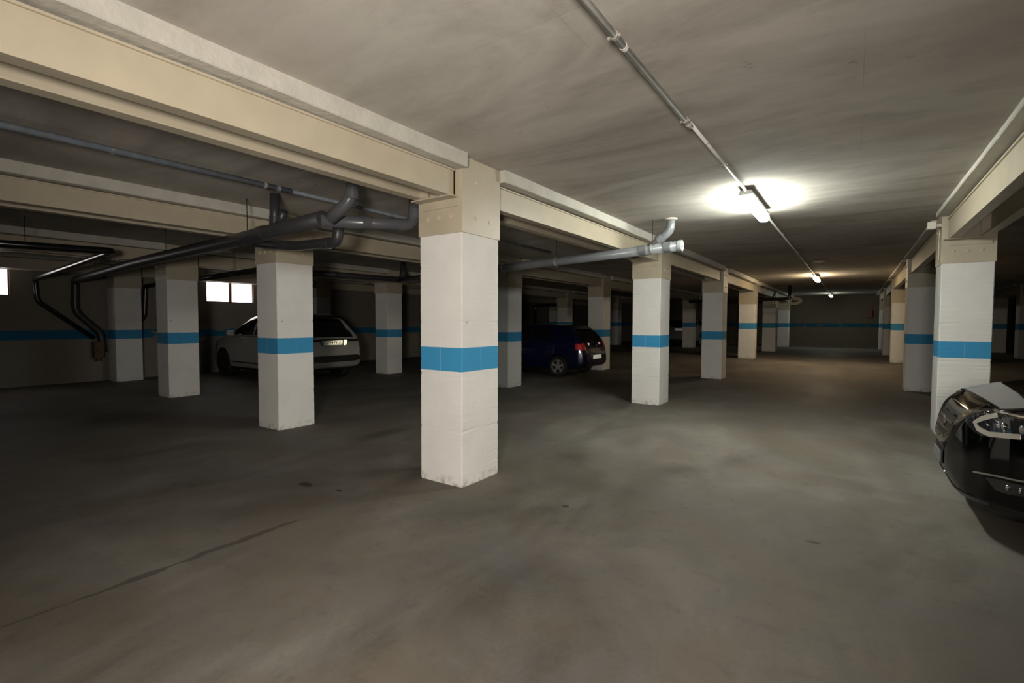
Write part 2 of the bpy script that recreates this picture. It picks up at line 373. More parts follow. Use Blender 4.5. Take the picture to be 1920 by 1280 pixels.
for row, ys in ROWY.items():
    for i, y in enumerate(ys):
        k = row + str(i); far = y > 17; t = 'f' if far else 'n'
        cx = ROWX[row] - WX / 2 + PX.get(k, 0); cy = y + WY / 2
        p = thing('concrete_pillar', PLAB[k], 'pillar', (cx, cy, ZF if far else 0), 0, 'blue-banded pillars of the garage'); PIL[k] = p
        link('shaft', SH[t][(i + ord(row)) % 3], None, p)
        j = link('steel_jacket', JK[t], None, p); j['label'] = 'cream painted steel jacket'
        for s in (-1, 1): link('seat_bracket', ST[t, s], None, p)
        if k in NEARB:
            zo = ZF if far else 0; spots = []
            for yy, zz in ((-.08, 2.755), (.12, 2.75), (-.085, 2.44), (.12, 2.435)): spots += [((WX / 2 + .009, yy, zz - zo), (0, math.pi / 2, 0)), ((-WX / 2 - .009, yy, zz - zo), (0, -math.pi / 2, 0))]
            for xx in (-.15, -.01, .13): spots.append(((xx, -WY / 2 - .009, 2.445 - zo), (math.pi / 2, 0, 0)))
            for lo, ro_ in spots:
                b = link('bolt', BOLT, None, j); b.location = lo; b.rotation_euler = ro_

# ------------------------------------------------------------------ beams
def channel_mesh(L, side, z1=2.835, zs=2.818):
    """steel channel along Y, web on the outer side (side = +1 right, -1 left); x=0 at the outer web face"""
    bm = bmesh.new(); z0 = SEATZ; s = side; f = .10; tw = .008; tf = .012
    pts = [(0, z0), (0, z1), (-f * s, z1), (-f * s, z1 - tf), (-tw * s, z1 - tf), (-tw * s, z0 + tf), (-f * s, z0 + tf), (-f * s, z0)]
    poly_prism(bm, pts, 'y', 0, L)
    for yy in (0, L - .012): box(bm, min(-f * s, 0), max(-f * s, 0), yy, yy + .012, z0, z1)
    # thin cover strip along the top of the web
    box(bm, min(0, .016 * s), max(0, .016 * s), 0, L, zs, zs + .014)
    return bm
def haunch_mesh(L, seed, hb=2.845):
    rnd = random.Random(seed); bm = bmesh.new(); n = max(8, int(L / .12)); w = .33
    prev = None; off = [rnd.uniform(-1, 1) for _ in range(6)]
    for i in range(n + 1):
        y = L * i / n; a = .006 * math.sin(y * 1.3 + off[0]) + .003 * math.sin(y * 5 + off[1]) + rnd.uniform(-.0015, .0015)
        b = .006 * math.sin(y * 1.1 + off[2]) + rnd.uniform(-.0015, .0015); c = .006 * math.sin(y * .9 + off[3]) + .002 * math.sin(y * 7 + off[4])
        ring = [bm.verts.new(q) for q in ((-w + b, y, CEIL + .01), (-w + b, y, hb + .008 + c), (-w + .008 + b, y, hb + c), (w - .008 + a, y, hb + c), (w + a, y, hb + .008 + c), (w + a, y, CEIL + .01))]
        if prev:
            for k in range(6): bm.faces.new((prev[k], prev[(k + 1) % 6], ring[(k + 1) % 6], ring[k]))
        else: bm.faces.new(ring[::-1])
        prev = ring
    bm.faces.new(prev); return bm
ROWN = {'A': 'central-row', 'B': 'second-row', 'C': 'third-row', 'D': 'wall-side', 'R': 'right-hand-row', 'S': 'far-right-row'}
ORD = ['first', 'second', 'third', 'fourth', 'fifth', 'sixth']
for row, ys in ROWY.items():
    cx = ROWX[row] - WX / 2
    ends = []
    prev = -2.2 if row not in 'RS' else (3.95 if row == 'R' else 20.4)
    if row == 'R': prev = -1.6
    for y in ys: ends.append((prev, y - .012)); prev = y + WY + .012
    ends.append((prev, YF))
    for i, (a, b) in enumerate(ends):
        if b - a < .3: continue
        if i == 0: lab = 'cream steel beam overhead in the foreground, ending at the first %s pillar' % ROWN[row]
        elif i == len(ys): lab = 'cream steel beam from the last %s pillar to the back wall' % ROWN[row]
        else: lab = 'cream steel beam between the %s and %s %s pillars' % (ORD[i - 1], ORD[i], ROWN[row])
        t = thing('ceiling_beam', lab, 'beam', (cx, a, 0), 0, 'cream steel beams on the pillar rows')
        L = b - a
        for s in (1, -1):
            ch = obj('steel_channel', channel_mesh(L - .05, s, *((2.905, 2.862) if row in 'RS' else (2.835, 2.818))), M['beige'], t); ch.location = (s * .205, .025, 0)
        hm = obj('concrete_haunch', haunch_mesh(L, i + ord(row), 2.915 if row in 'RS' else 2.845), M['haunch'], t); hm['label'] = 'off-white concrete slab edge on top of the beam'

# ------------------------------------------------------------------ lamps and conduits
LAMPL = ['bright white tube lamp on the ceiling, nearest of three over the aisle', 'warm yellow tube lamp, middle of the three over the aisle', 'small cool white tube lamp, farthest of the three by the back wall']
for k, (x, y, z, L, colr, st) in enumerate(TUBE):
    t = thing('tube_lamp', LAMPL[k], 'lamp', (x, y, z), 0, 'ceiling tube lamps over the aisle')
    g = bmesh.new(); h = L / 2; pts = [(-.058, 0), (.058, 0), (.068, -.030), (.062, -.046), (-.062, -.046), (-.068, -.030)]
    poly_prism(g, pts, 'y', -h, h); obj('lamp_housing', g, M['lampbody'], t)
    g = bmesh.new(); pts = [(-.060, -.0462), (.060, -.0462), (.064, -.075), (.050, -.105), (.024, -.120), (-.024, -.120), (-.050, -.105), (-.064, -.075)]
    poly_prism(g, pts, 'y', -h, h); obj('diffuser', g, emis('lit_diffuser', colr, st), t)
    for s in (-1, 1):
        g = bmesh.new(); box(g, -.05, .05, s * h - .006, s * h + .006, -.05, 0, .003); obj('end_cap', g, M['lampbody'], t)
    for yy in (-.4, .4):
        g = bmesh.new(); cyl(g, (0, yy, -.005), (0, yy, CEIL - z), .012); obj('mounting_stud', g, M['steel'], t)
    if k == 0:
        for yy in (-.35, .35):
            g = bmesh.new(); box(g, .064, .078, yy - .012, yy + .012, -.06, -.025, .002); obj('clip', g, M['steel'], t)
def run(name, label, cat, pts, r, m, clamps=(), collars=(), rods=(), caps=(), R=None, n=18, group=None, grow=1.12):
    """a pipe or conduit with its clamps, collars, hanger rods and end caps as parts"""
    o = Vector(pts[0]); t = thing(name, label, cat, tuple(o), 0, group)
    P = [Vector(p) - o for p in pts]
    pm = obj('pipe_run' if 'pipe' in name else 'tube', tube(bmesh.new(), P, r, n, R), m, t, smooth=True)
    fix_smooth(pm)
    for p, d in collars:
        p = Vector(p) - o; d = Vector(d).normalized(); g = bmesh.new()
        cyl(g, p - d * r * .75, p + d * r * .75, r * grow, n=20); obj('collar', g, m, t)
    for p, d in clamps:
        p = Vector(p) - o; d = Vector(d).normalized(); g = bmesh.new(); cyl(g, p - d * .011, p + d * .011, r * 1.1 + .002, n=20)
        sd = d.cross(Vector((0, 0, 1))).normalized()
        for s in (-1, 1): cyl(g, p + sd * s * (r + .004) - Vector((0, 0, .004)), p + sd * s * (r + .016) - Vector((0, 0, .004)), .009, n=8)
        cl = obj('clamp', g, M['steel'], t)
    for p in rods:
        p = Vector(p) - o; g = bmesh.new(); cyl(g, p, (p.x, p.y, CEIL - o.z), .005, n=8); obj('hanger_rod', g, M['pvc_black'], t)
    for p, d in caps:
        p = Vector(p) - o; d = Vector(d).normalized(); g = bmesh.new(); cyl(g, p - d * .05, p, r * 1.12, n=24); cyl(g, p, p + d * .006, r * .9, n=24); cyl(g, p + d * .006, p + d * .012, r * .32, n=16)
        obj('end_cap', g, M['pvc_cap'], t)
    return t
def fix_smooth(o):
    me = o.data
    for p in me.polygons: p.use_smooth = len(p.vertices) <= 4
Y = (0, 1, 0); X = (1, 0, 0); Z = (0, 0, 1)
c1 = CEIL - .045
cy_ = [2.30, 3.55, 4.75]
run('cable_conduit', 'thick grey plastic conduit clipped along the ceiling above the aisle', 'conduit', [(-1.0, -2, c1 - .02), (-1.0, 3.65, c1 - .02)], .018, M['conduit'],
    clamps=[((-1.0, 2.30, c1 - .02), Y), ((-1.0, 3.52, c1 - .02), Y)], collars=[((-1.0, 2.42, c1 - .02), Y), ((-1.0, 3.6, c1 - .02), Y)])
run('cable_conduit', 'thin grey conduit running along the ceiling to the nearest tube lamp', 'conduit', [(-1.0, 3.64, c1), (-1.0, 5.85, c1)], .013, M['conduit'],
    clamps=[((-1.0, 4.75, c1), Y)], collars=[((-1.0, 4.1, c1), Y)])
run('cable_conduit', 'thin dark conduit on the ceiling between the nearest and middle lamps', 'conduit', [(-1.0, 7.05, c1), (-1.0, 17.12, c1 - .02)], .013, M['conduit'],
    clamps=[((-1.0, yy, c1), Y) for yy in (9, 11.5, 14)])
run('cable_conduit', 'thin distant conduit on the ceiling between the middle and farthest lamps', 'conduit', [(-1.0, 18.28, c1 - .01), (-1.02, 28.32, c1 - .01)], .013, M['conduit'])
run('cable_conduit', 'galvanised conduit on the ceiling left of the nearest beam', 'conduit', [(-5.03, -2, 2.88), (-4.97, 3.0, 2.88)], .028, M['galv'],
    clamps=[((-5.0, 1.47, 2.88), Y), ((-4.97, 2.72, 2.88), Y)], collars=[((-4.97, 2.86, 2.88), Y)])
run('cable_conduit', 'dark conduit continuing along the ceiling behind the near drain pipes', 'conduit', [(-4.97, 3.02, 2.88), (-5.0, 8.5, 2.88)], .022, M['galv'])
g = bmesh.new(); cyl(g, (0, 0, 0), (0, 0, -.025), .13, .12, n=28); cyl(g, (0, 0, -.025), (0, 0, -.04), .05, n=20)
tag(obj('ceiling_patch', g, M['plaster'], loc=(-.74, 13.8, CEIL)), 'pale round plaster patch on the ceiling in front of the middle lamp', 'ceiling patch')
g = bmesh.new(); box(g, -.045, .045, -.05, .05, -.05, .05, .006)
jb = tag(obj('junction_box', g, M['box'], loc=(.81, 8.74, 2.815)), 'small white junction box at the top left of the pillar by the black car', 'box')
g = bmesh.new(); box(g, .045, .105, -.012, .012, -.02, .02); obj('bracket', g, M['steel'], jb)
run('wall_cable', 'thin cable clipped down the left side of the pillar by the black car', 'cable', [(.90, 8.80, 2.78), (.903, 8.80, 2.4), (.903, 8.80, 2.32)], .007, M['cable'], clamps=[((.903, 8.8, 2.70), Z), ((.903, 8.8, 2.45), Z)])

# ------------------------------------------------------------------ drain pipes
dP1 = (-1, .03, -.012)
run('drain_pipe', 'long grey drain pipe crossing the aisle edge with a capped end', 'pipe', [(-2.02, 7.0, 2.565), (-4.04, 7.06, 2.485), (-6.3, 7.35, 2.44), (-9.2, 8.38, 2.50)], .070, M['pvc_light'],
    clamps=[((-2.43, 7.01, 2.55), dP1), ((-4.04, 7.06, 2.486), dP1), ((-5.2, 7.2, 2.463), dP1)], collars=[((-2.2, 7.005, 2.558), dP1), ((-2.56, 7.015, 2.544), dP1)],
    rods=[(-2.43, 7.01, 2.6), (-4.04, 7.06, 2.55), (-5.3, 7.15, 2.5)], caps=[((-2.0, 7.0, 2.566), (1, 0, 0))])
run('drain_pipe', 'short grey elbow pipe dropping from the ceiling into the capped pipe end', 'pipe', [(-2.17, 7.02, CEIL), (-2.17, 7.02, 2.80), (-2.48, 7.02, 2.56)], .060, M['pvc_light'],
    collars=[((-2.32, 7.02, 2.70), (.31, 0, .24)), ], clamps=[])
g = bmesh.new(); cyl(g, (0, 0, 0), (0, 0, -.02), .09, .08, n=24); tag(obj('pipe_collar', g, M['plaster'], loc=(-2.17, 7.02, CEIL)), 'cream mortar collar where the short elbow pipe meets the ceiling', 'collar')
# near left group
run('drain_pipe', 'large dark drain pipe sloping left past the pillar to the wall', 'pipe',
    [(-4.40, 3.0, 2.525), (-6.2, 3.06, 2.49), (-10.0, 3.22, 2.47), (-15.24, 3.70, 2.45), (-15.24, 3.69, 1.70), (-15.24, 4.16, 1.18), (-15.24, 4.19, .72)], .080, M['pvc_dark'],
    clamps=[], collars=[((-5.6, 3.04, 2.502), X), ((-15.24, 3.69, 1.9), Z)], rods=[(-6.0, 3.06, 2.5), (-8.6, 3.16, 2.5), (-11.0, 3.3, 2.5), (-13.0, 3.48, 2.5)], R=.13)
dP2 = Vector((.33, .92, .06))
run('drain_pipe', 'grey drain pipe behind the nearest beam with a riser beside the central pillar', 'pipe', [(-4.43, 2.98, 2.505), (-4.10, 3.93, 2.575), (-4.09, 3.96, CEIL)], .064, M['pvc'],
    collars=[((-4.275, 3.42, 2.54), dP2), ((-4.15, 3.80, 2.565), dP2), ((-4.092, 3.955, 2.70), Z)], R=.10, grow=1.1)
run('drain_pipe', 'grey riser with angled elbow, left of the central pillar', 'pipe', [(-4.08, 3.12, CEIL), (-4.09, 3.11, 2.70), (-4.32, 3.02, 2.51)], .062, M['pvc'],
    collars=[((-4.09, 3.112, 2.74), Z)], R=.11)
run('drain_pipe', 'dark lower branch pipe with an upturned elbow under the near pipes', 'pipe', [(-4.50, 3.25, 2.52), (-4.52, 3.25, 2.335), (-5.35, 3.27, 2.365), (-5.95, 3.12, 2.44)], .056, M['pvc_dark'],
    collars=[((-4.70, 3.25, 2.338), X)], R=.09)
run('drain_pipe', 'dark vertical riser above the pillar by the white SUV', 'pipe', [(-5.52, 3.14, CEIL), (-5.55, 3.14, 2.50)], .056, M['pvc_dark'], collars=[((-5.53, 3.14, 2.66), Z)])
run('drain_pipe', 'short dark capped stub beside the vertical riser', 'pipe', [(-5.30, 3.12, 2.73), (-5.45, 3.12, 2.58)], .042, M['pvc_dark'])
# far left pipes
run('drain_pipe', 'thin black pipe at far left turning to the wall by the small window', 'pipe',
    [(-9.55, -.5, 2.46), (-9.6, 2.80, 2.585), (-15.25, 3.0, 2.43), (-15.25, 3.03, 1.93), (-15.25, 4.02, 1.06)], .052, M['pvc_black'], R=.10,
    collars=[((-13.2, 2.93, 2.487), X)], rods=[(-9.56, .9, 2.5), (-9.58, 1.8, 2.55), (-11.5, 2.87, 2.53)])
t = thing('drain_valve', 'rusty valve block where the two black wall pipes meet', 'valve', (-15.22, 4.12, .82))
g = bmesh.new(); box(g, -.1, .1, -.13, .07, -.24, .16, .015); obj('valve_body', g, M['rust'], t)
g = bmesh.new(); cyl(g, (.1, -.03, -.05), (.14, -.03, -.05), .05); obj('handwheel', g, M['rust'], t)
g = bmesh.new(); cyl(g, (0, -.03, -.24), (0, -.03, -.32), .06); obj('flange', g, M['rust'], t)
run('drain_pipe', 'black pipe beyond the third-row pillar bending down the left wall', 'pipe', [(-9.28, 5.02, 2.48), (-12.7, 5.15, 2.44), (-15.25, 5.12, 2.40), (-15.25, 5.08, 1.62), (-15.25, 5.0, 1.5)], .055, M['pvc_black'], R=.09,
    rods=[(-10.5, 5.07, 2.5), (-11.9, 5.1, 2.5)])
run('drain_pipe', 'dark pipe running lengthwise over the white SUV tail with a riser', 'pipe', [(-9.28, 4.98, 2.48), (-9.22, 8.45, 2.53), (-9.2, 8.5, CEIL)], .062, M['pvc_dark'], R=.10,
    collars=[((-9.2, 8.5, 2.68), Z), ((-9.25, 6.6, 2.503), Y)])
run('drain_pipe', 'black pipe on the distant left wall above the blue hatchback', 'pipe', [(-13.6, 24.2, 2.46), (-15.24, 24.2, 2.45), (-15.24, 24.2, 1.2)], .085, M['pvc_black'], R=.15)
run('drain_pipe', 'dark distant drain pipe with riser hanging by the pale cable coil', 'pipe', [(-2.13, 22.0, CEIL), (-2.13, 22.0, 2.44), (-4.4, 22.1, 2.43), (-6.0, 22.2, 2.42)], .062, M['pvc_black'], R=.09)
run('drain_pipe', 'thin black stub angled up from the distant pipe beside the coil', 'pipe', [(-2.75, 22.02, 2.46), (-2.62, 22.02, 2.72)], .03, M['pvc_black'])
t = thing('cable_coil', 'pale cable coiled in hanging loops under the distant dark pipe', 'cable coil', (-2.2, 22.1, 2.36))
for q, (rx, rz_, ox, oz) in enumerate(((.46, .09, 0, 0), (.43, .13, .04, .02), (.50, .11, -.03, -.04))):
    g = bmesh.new(); pts = [(ox + rx * math.cos(a), .05 * q + .04 * math.sin(2 * a), oz + rz_ * math.sin(a)) for a in [math.radians(d) for d in range(-200, 110, 14)]]
    tube(g, pts, .016, 8, .01); obj('loop', g, M['cable'], t, smooth=True)
# red things on the back wall
t = thing('fire_alarm', 'small dark red alarm box high on the far back wall', 'alarm', (.60, YF, 1.98))
g = bmesh.new(); box(g, -.13, .13, -.07, 0, -.2, .2, .02); obj('alarm_body', g, M['red'], t)
g = bmesh.new(); cyl(g, (0, -.07, .0), (0, -.11, .0), .07); obj('alarm_bell', g, M['red'], t)
t = thing('fire_sign', 'small dark red sign above the alarm box on the back wall', 'sign', (.62, YF, 2.47))
g = bmesh.new(); box(g, -.10, .10, -.01, 0, -.13, .13); obj('sign_board', g, M['red'], t)

# ------------------------------------------------------------------ cars
M['silver'] = mat('silver_car_paint', (.27, .265, .26), .35, metal=.25, coat=.6)
M['white_car'] = mat('pale_grey_car_paint', (.30, .29, .275), .32, metal=.1, coat=.7)
M['blue_car'] = mat('deep_blue_car_paint', (.0015, .004, .035), .22, metal=.2, coat=1.0)
M['black_car'] = mat('black_car_paint', (.0015, .0015, .0017), .06, spec=.45)
M['plastic'] = mat('black_trim_plastic', (.006, .006, .006), .45)
M['glass'] = mat('dark_car_glass', (.004, .005, .006), .06, spec=.6)
M['tyre'] = mat('tyre_rubber', (.008, .008, .008), .8)
M['rim'] = mat('alloy_rim', (.42, .41, .40), .35, metal=.6)
M['chrome'] = mat('chrome', (.75, .74, .72), .12, metal=1.0)
M['lens'] = mat('clear_lamp_lens', (.20, .20, .20), .08, spec=.9, coat=1.0)
M['darklens'] = mat('smoked_lamp_lens', (.02, .02, .022), .05, coat=1.0)
def retro(name, base, w):
    """reflective sheeting: part of the light goes straight back to where it came from"""
    m = mat(name, base, .4); nt = m.node_tree; b = nt.nodes['Principled BSDF']; out = nt.nodes['Material Output']
    g = nt.nodes.new('ShaderNodeBsdfAnisotropic'); g.inputs['Color'].default_value = (*base, 1); g.inputs['Roughness'].default_value = .33
    geo = nt.nodes.new('ShaderNodeNewGeometry'); nt.links.new(geo.outputs['Incoming'], g.inputs['Normal'])
    mx = nt.nodes.new('ShaderNodeMixShader'); mx.inputs[0].default_value = w
    nt.links.new(b.outputs[0], mx.inputs[1]); nt.links.new(g.outputs[0], mx.inputs[2]); nt.links.new(mx.outputs[0], out.inputs['Surface'])
    return m
M['plate'] = retro('reflective_plate', (.95, .91, .70), .5)
M['platewhite'] = retro('reflective_white_plate', (.85, .85, .80), .12)
M['eu'] = retro('plate_blue_strip', (.45, .75, .85), .3)
M['ink'] = mat('plate_ink', (.05, .04, .02), .6)
M['redlens'] = retro('red_lamp_lens', (.35, .006, .008), .06)
def cr(p0, p1, p2, p3, t):
    return .5 * ((2 * p1) + (-p0 + p2) * t + (2 * p0 - 5 * p1 + 4 * p2 - p3) * t * t + (-p0 + 3 * p1 - 3 * p2 + p3) * t * t * t)
def interp(tab, x):
    """monotone piecewise-linear table with light smoothing"""
    if x <= tab[0][0]: return tab[0][1]
    for (a, b), (c, d) in zip(tab, tab[1:]):
        if x <= c:
            t = (x - a) / (c - a) if c > a else 1; return b + (d - b) * t
    return tab[-1][1]
def smooth(f, x, r): return (f(x - r) + 2 * f(x) + f(x + r)) / 4
def inpoly(px, py, poly):
    c = False; n = len(poly)
    for i in range(n):
        x1, y1 = poly[i]; x2, y2 = poly[i - 1]
        if (y1 > py) != (y2 > py) and px < (x2 - x1) * (py - y1) / (y2 - y1) + x1: c = not c
    return c
def wheel(parent, x, y, r, w, side, rim='rim', spokes=5):
    t = bmesh.new(); prof = [(r * .64, -w * .42), (r * .92, -w * .5), (r * .985, -w * .38), (r, -w * .2), (r, w * .2), (r * .985, w * .38), (r * .92, w * .5), (r * .64, w * .42)]
    n = 36; rings = []
    for i in range(n):
        a = 2 * math.pi * i / n; rings.append([t.verts.new((q * math.cos(a), h, q * math.sin(a))) for q, h in prof])
    for i in range(n):
        A, B = rings[i], rings[(i + 1) % n]
        for j in range(len(prof)): k = (j + 1) % len(prof); t.faces.new((A[j], A[k], B[k], B[j]))
    wh = obj('wheel', t, M['tyre'], parent, (x, y, r), True)
    g = bmesh.new(); s = side; f = s * w * .36
    def ring(r0, r1, y0, y1):
        P = [(r0, y0), (r1, y0), (r1, y1), (r0, y1)]; R_ = []
        for i in range(n):
            a = 2 * math.pi * i / n; R_.append([g.verts.new((q * math.cos(a), h, q * math.sin(a))) for q, h in P])
        for i in range(n):
            A, B = R_[i], R_[(i + 1) % n]
            for j in range(4): k = (j + 1) % 4; g.faces.new((A[j], A[k], B[k], B[j]))
    ring(r * .60, r * .66, f - s * .03, f + s * .02); cyl(g, (0, f - s * .05, 0), (0, f, 0), r * .17)
    for k in range(spokes):
        a = 2 * math.pi * k / spokes + .3; ca, sa = math.cos(a), math.sin(a); hw = r * .10
        for q0, q1, h0, h1 in ((r * .12, r * .62, hw, hw * 1.25),):
            vs = [(q0, -h0), (q1, -h1), (q1, h1), (q0, h0)]
            A = [g.verts.new((u * ca - v * sa, f - s * .006, u * sa + v * ca)) for u, v in vs]; B = [g.verts.new((u * ca - v * sa, f - s * .04, u * sa + v * ca)) for u, v in vs]
            for i in range(4): g.faces.new((A[i], A[(i + 1) % 4], B[(i + 1) % 4], B[i]))
            g.faces.new(A); g.faces.new(B[::-1])
    obj('rim', g, M[rim], wh)
    g = bmesh.new(); cyl(g, (0, f - s * .09, 0), (0, f - s * .07, 0), r * .60); obj('brake_disc', g, M['plastic'], wh)
    return wh
def make_car(name, label, cat, loc, rz, L, Wd, top, belt, bottom, plan, tags, paint, axles, wr, ww, rim='rim', group=None, nx=150, sm=.03):
    """x runs from the tail (0) to the nose (L); top/belt/bottom/plan are tables over x; tags(x, y, z, seg, side) names the part"""
    root = thing(name, label, cat, loc, rz, group)
    T = lambda x: smooth(lambda q: interp(top, q), x, sm); Bt = lambda x: smooth(lambda q: interp(belt, q), x, sm)
    Bo = lambda x: smooth(lambda q: interp(bottom, q), x, sm); Pl = lambda x: smooth(lambda q: interp(plan, q), x, sm * .6) * Wd / 2
    # stations, denser where the outline is steep
    xs = [0.0]
    for i in range(1, nx): xs.append(L * (.5 - .5 * math.cos(math.pi * i / nx)) * .55 + L * i / nx * .45)
    xs.append(L)
    bm = bmesh.new(); rings = []; K = 5; names = []
    for x in xs:
        zt, zb, w = T(x), Bo(x), Pl(x); zs = min(Bt(x), zt - .05 * min(1, max(.3, (zt - zb))))
        gh = max(0, zt - Bt(x)); wrf = w * (.95 - .26 * min(1, gh / .55))
        if gh < .05: wrf = w * .84
        zm = zb + (zs - zb) * .45
        P = [(0, zb), (w * .78, zb), (w * .93, zb + .03), (w * .985, zb + .10 * (zs - zb) + .03), (w, zm), (w * .99, zm + (zs - zm) * .6), (w * .955, zs),
             (w * .955 * .5 + wrf * .5, zs + (zt - zs) * .52), (wrf, zt - (zt - zs) * .14), (wrf * .86, zt - (zt - zs) * .035 - .004), (wrf * .5, zt - .002), (0, zt)]
        half = []
        for i in range(len(P) - 1):
            p0 = P[max(i - 1, 0)]; p1 = P[i]; p2 = P[i + 1]; p3 = P[min(i + 2, len(P) - 1)]
            for k in range(K):
                t = k / K; half.append((cr(p0[0], p1[0], p2[0], p3[0], t), cr(p0[1], p1[1], p2[1], p3[1], t)))
        half[0] = (0, zb); half.append((0, zt))
        full = half + [(-y, z) for y, z in half[-2:0:-1]]
        rings.append([bm.verts.new((x, y, z)) for y, z in full])
    n = len(rings[0]); parts = ['body', 'lower_trim']; idx = {'body': 0, 'lower_trim': 1}
    for A, B in zip(rings, rings[1:]):
        for k in range(n):
            f = bm.faces.new((A[k], A[(k + 1) % n], B[(k + 1) % n], B[k])); c = f.calc_center_median()
            kk = k if k < n // 2 else n - 1 - k
            nm = tags(c.x, c.y, c.z, kk / K)
            if nm not in idx: idx[nm] = len(parts); parts.append(nm)
            f.material_index = idx[nm]; f.smooth = True
    e0 = bm.faces.new(rings[0]); e1 = bm.faces.new(rings[-1][::-1])
    for e, x in ((e0, 0), (e1, L)):
        c = e.calc_center_median(); nm = tags(x, 0, c.z, 4); idx.setdefault(nm, len(parts))
        if nm not in parts: parts.append(nm)
        e.material_index = idx[nm]
    bmesh.ops.recalc_face_normals(bm, faces=bm.faces)
    me = bpy.data.meshes.new('shell'); bm.to_mesh(me); bm.free()
    mats = {nm: bpy.data.materials.new('tmp') for nm in parts}
    for nm in parts: me.materials.append(mats[nm])
    sh = bpy.data.objects.new('shell', me); COL.objects.link(sh)
    cb = bmesh.new()
    for ax in axles:
        for s in (-1, 1):
            R = wr + .055; y0, y1 = s * (Wd / 2 - ww - .10), s * (Wd / 2 + .2); cyl(cb, (ax, y0, wr + .01), (ax, y1, wr + .01), R, n=40)
    bmesh.ops.recalc_face_normals(cb, faces=cb.faces)
    for f in cb.faces: f.material_index = 1
    cm = bpy.data.meshes.new('cut'); cb.to_mesh(cm); cb.free()
    for nm in parts: cm.materials.append(mats[nm])
    co = bpy.data.objects.new('cut', cm); COL.objects.link(co)
    md = sh.modifiers.new('b', 'BOOLEAN'); md.operation = 'DIFFERENCE'; md.object = co; md.solver = 'EXACT'
    bpy.context.view_layer.update()
    ev = bpy.data.meshes.new_from_object(sh.evaluated_get(bpy.context.evaluated_depsgraph_get()))
    bpy.data.objects.remove(sh); bpy.data.objects.remove(co)
    # one object for every part
    out = {}
    from mathutils.bvhtree import BVHTree
    root_bvh = BVHTree.FromPolygons([tuple(v.co) for v in ev.vertices], [tuple(p.vertices) for p in ev.polygons])
    V = ev.vertices
    for i, nm in enumerate(parts):
        fs = [p for p in ev.polygons if p.material_index == i]
        if not fs: continue
        used = {}; vs = []; polys = []
        for p in fs:
            q = []
            for v in p.vertices:
                if v not in used: used[v] = len(vs); vs.append(tuple(V[v].co))
                q.append(used[v])
            polys.append(q)
        m2 = bpy.data.meshes.new(nm); m2.from_pydata(vs, [], polys)
        base = nm.split('#')[0]; m2.materials.append(paint.get(base, paint['body']))
        for p in m2.polygons: p.use_smooth = True
        o = bpy.data.objects.new(base, m2); COL.objects.link(o); o.parent = root; out[nm] = o
        o.data.validate()
    for nm in mats: bpy.data.materials.remove(mats[nm])
    for ax in axles:
        for s in (-1, 1): wheel(root, ax, s * (Wd / 2 - ww / 2 - .012), wr, ww, s, rim)
    return root, out, root_bvh
def plate(parent, x, y, z, rot, m, text=None, w=.52, h=.11):
    """number plate facing local +Y of its own frame"""
    g = bmesh.new(); box(g, -w / 2, w / 2, -.012, 0, -h / 2, h / 2, .004); p = obj('number_plate', g, m, parent, (x, y, z)); p.rotation_euler = rot
    g = bmesh.new(); box(g, -w / 2 - .01, w / 2 + .01, -.016, -.006, -h / 2 - .01, h / 2 + .01); f = obj('plate_surround', g, M['plastic'], p)
    if text:
        g = bmesh.new(); box(g, w / 2 - .045, w / 2 - .004, 0, .002, -h / 2 + .006, h / 2 - .006); obj('blue_strip', g, M['eu'], p)
        cu = bpy.data.curves.new('lettering', 'FONT'); cu.body = text; cu.size = .105; cu.extrude = .001; cu.align_x = 'CENTER'; cu.align_y = 'CENTER'; cu.offset = .0015
        to = bpy.data.objects.new('t', cu); COL.objects.link(to); bpy.context.view_layer.update()
        me = bpy.data.meshes.new_from_object(to.evaluated_get(bpy.context.evaluated_depsgraph_get())); bpy.data.objects.remove(to)
        me.materials.clear(); o = link('lettering', me, M['ink'], p, (-.02, .002, 0)); o.rotation_euler = (math.pi / 2, 0, math.pi)
    return p
def mirror_(parent, x, y, z, s, m):
    g = bmesh.new(); box(g, -.07, .07, min(0, s * .19), max(0, s * .19), -.06, .07, .03); o = obj('side_mirror', g, m, parent, (x, y, z), True)
    g = bmesh.new(); box(g, -.02, .03, -s * .10, s * .02, -.07, -.03, .005); obj('mirror_foot', g, M['plastic'], o)
    return o
def strip(parent, name, pts, w, h, m):
    g = bmesh.new(); P = [Vector(p) for p in pts]; prev = None
    for i, p in enumerate(P):
        ring = [g.verts.new(p + Vector(q)) for q in ((-0, -w / 2, -h / 2), (0, w / 2, -h / 2), (0, w / 2, h / 2), (0, -w / 2, h / 2))]
        if prev:
            for k in range(4): g.faces.new((prev[k], prev[(k + 1) % 4], ring[(k + 1) % 4], ring[k]))
        else: g.faces.new(ring)
        prev = ring
    g.faces.new(prev[::-1]); return obj(name, g, m, parent)

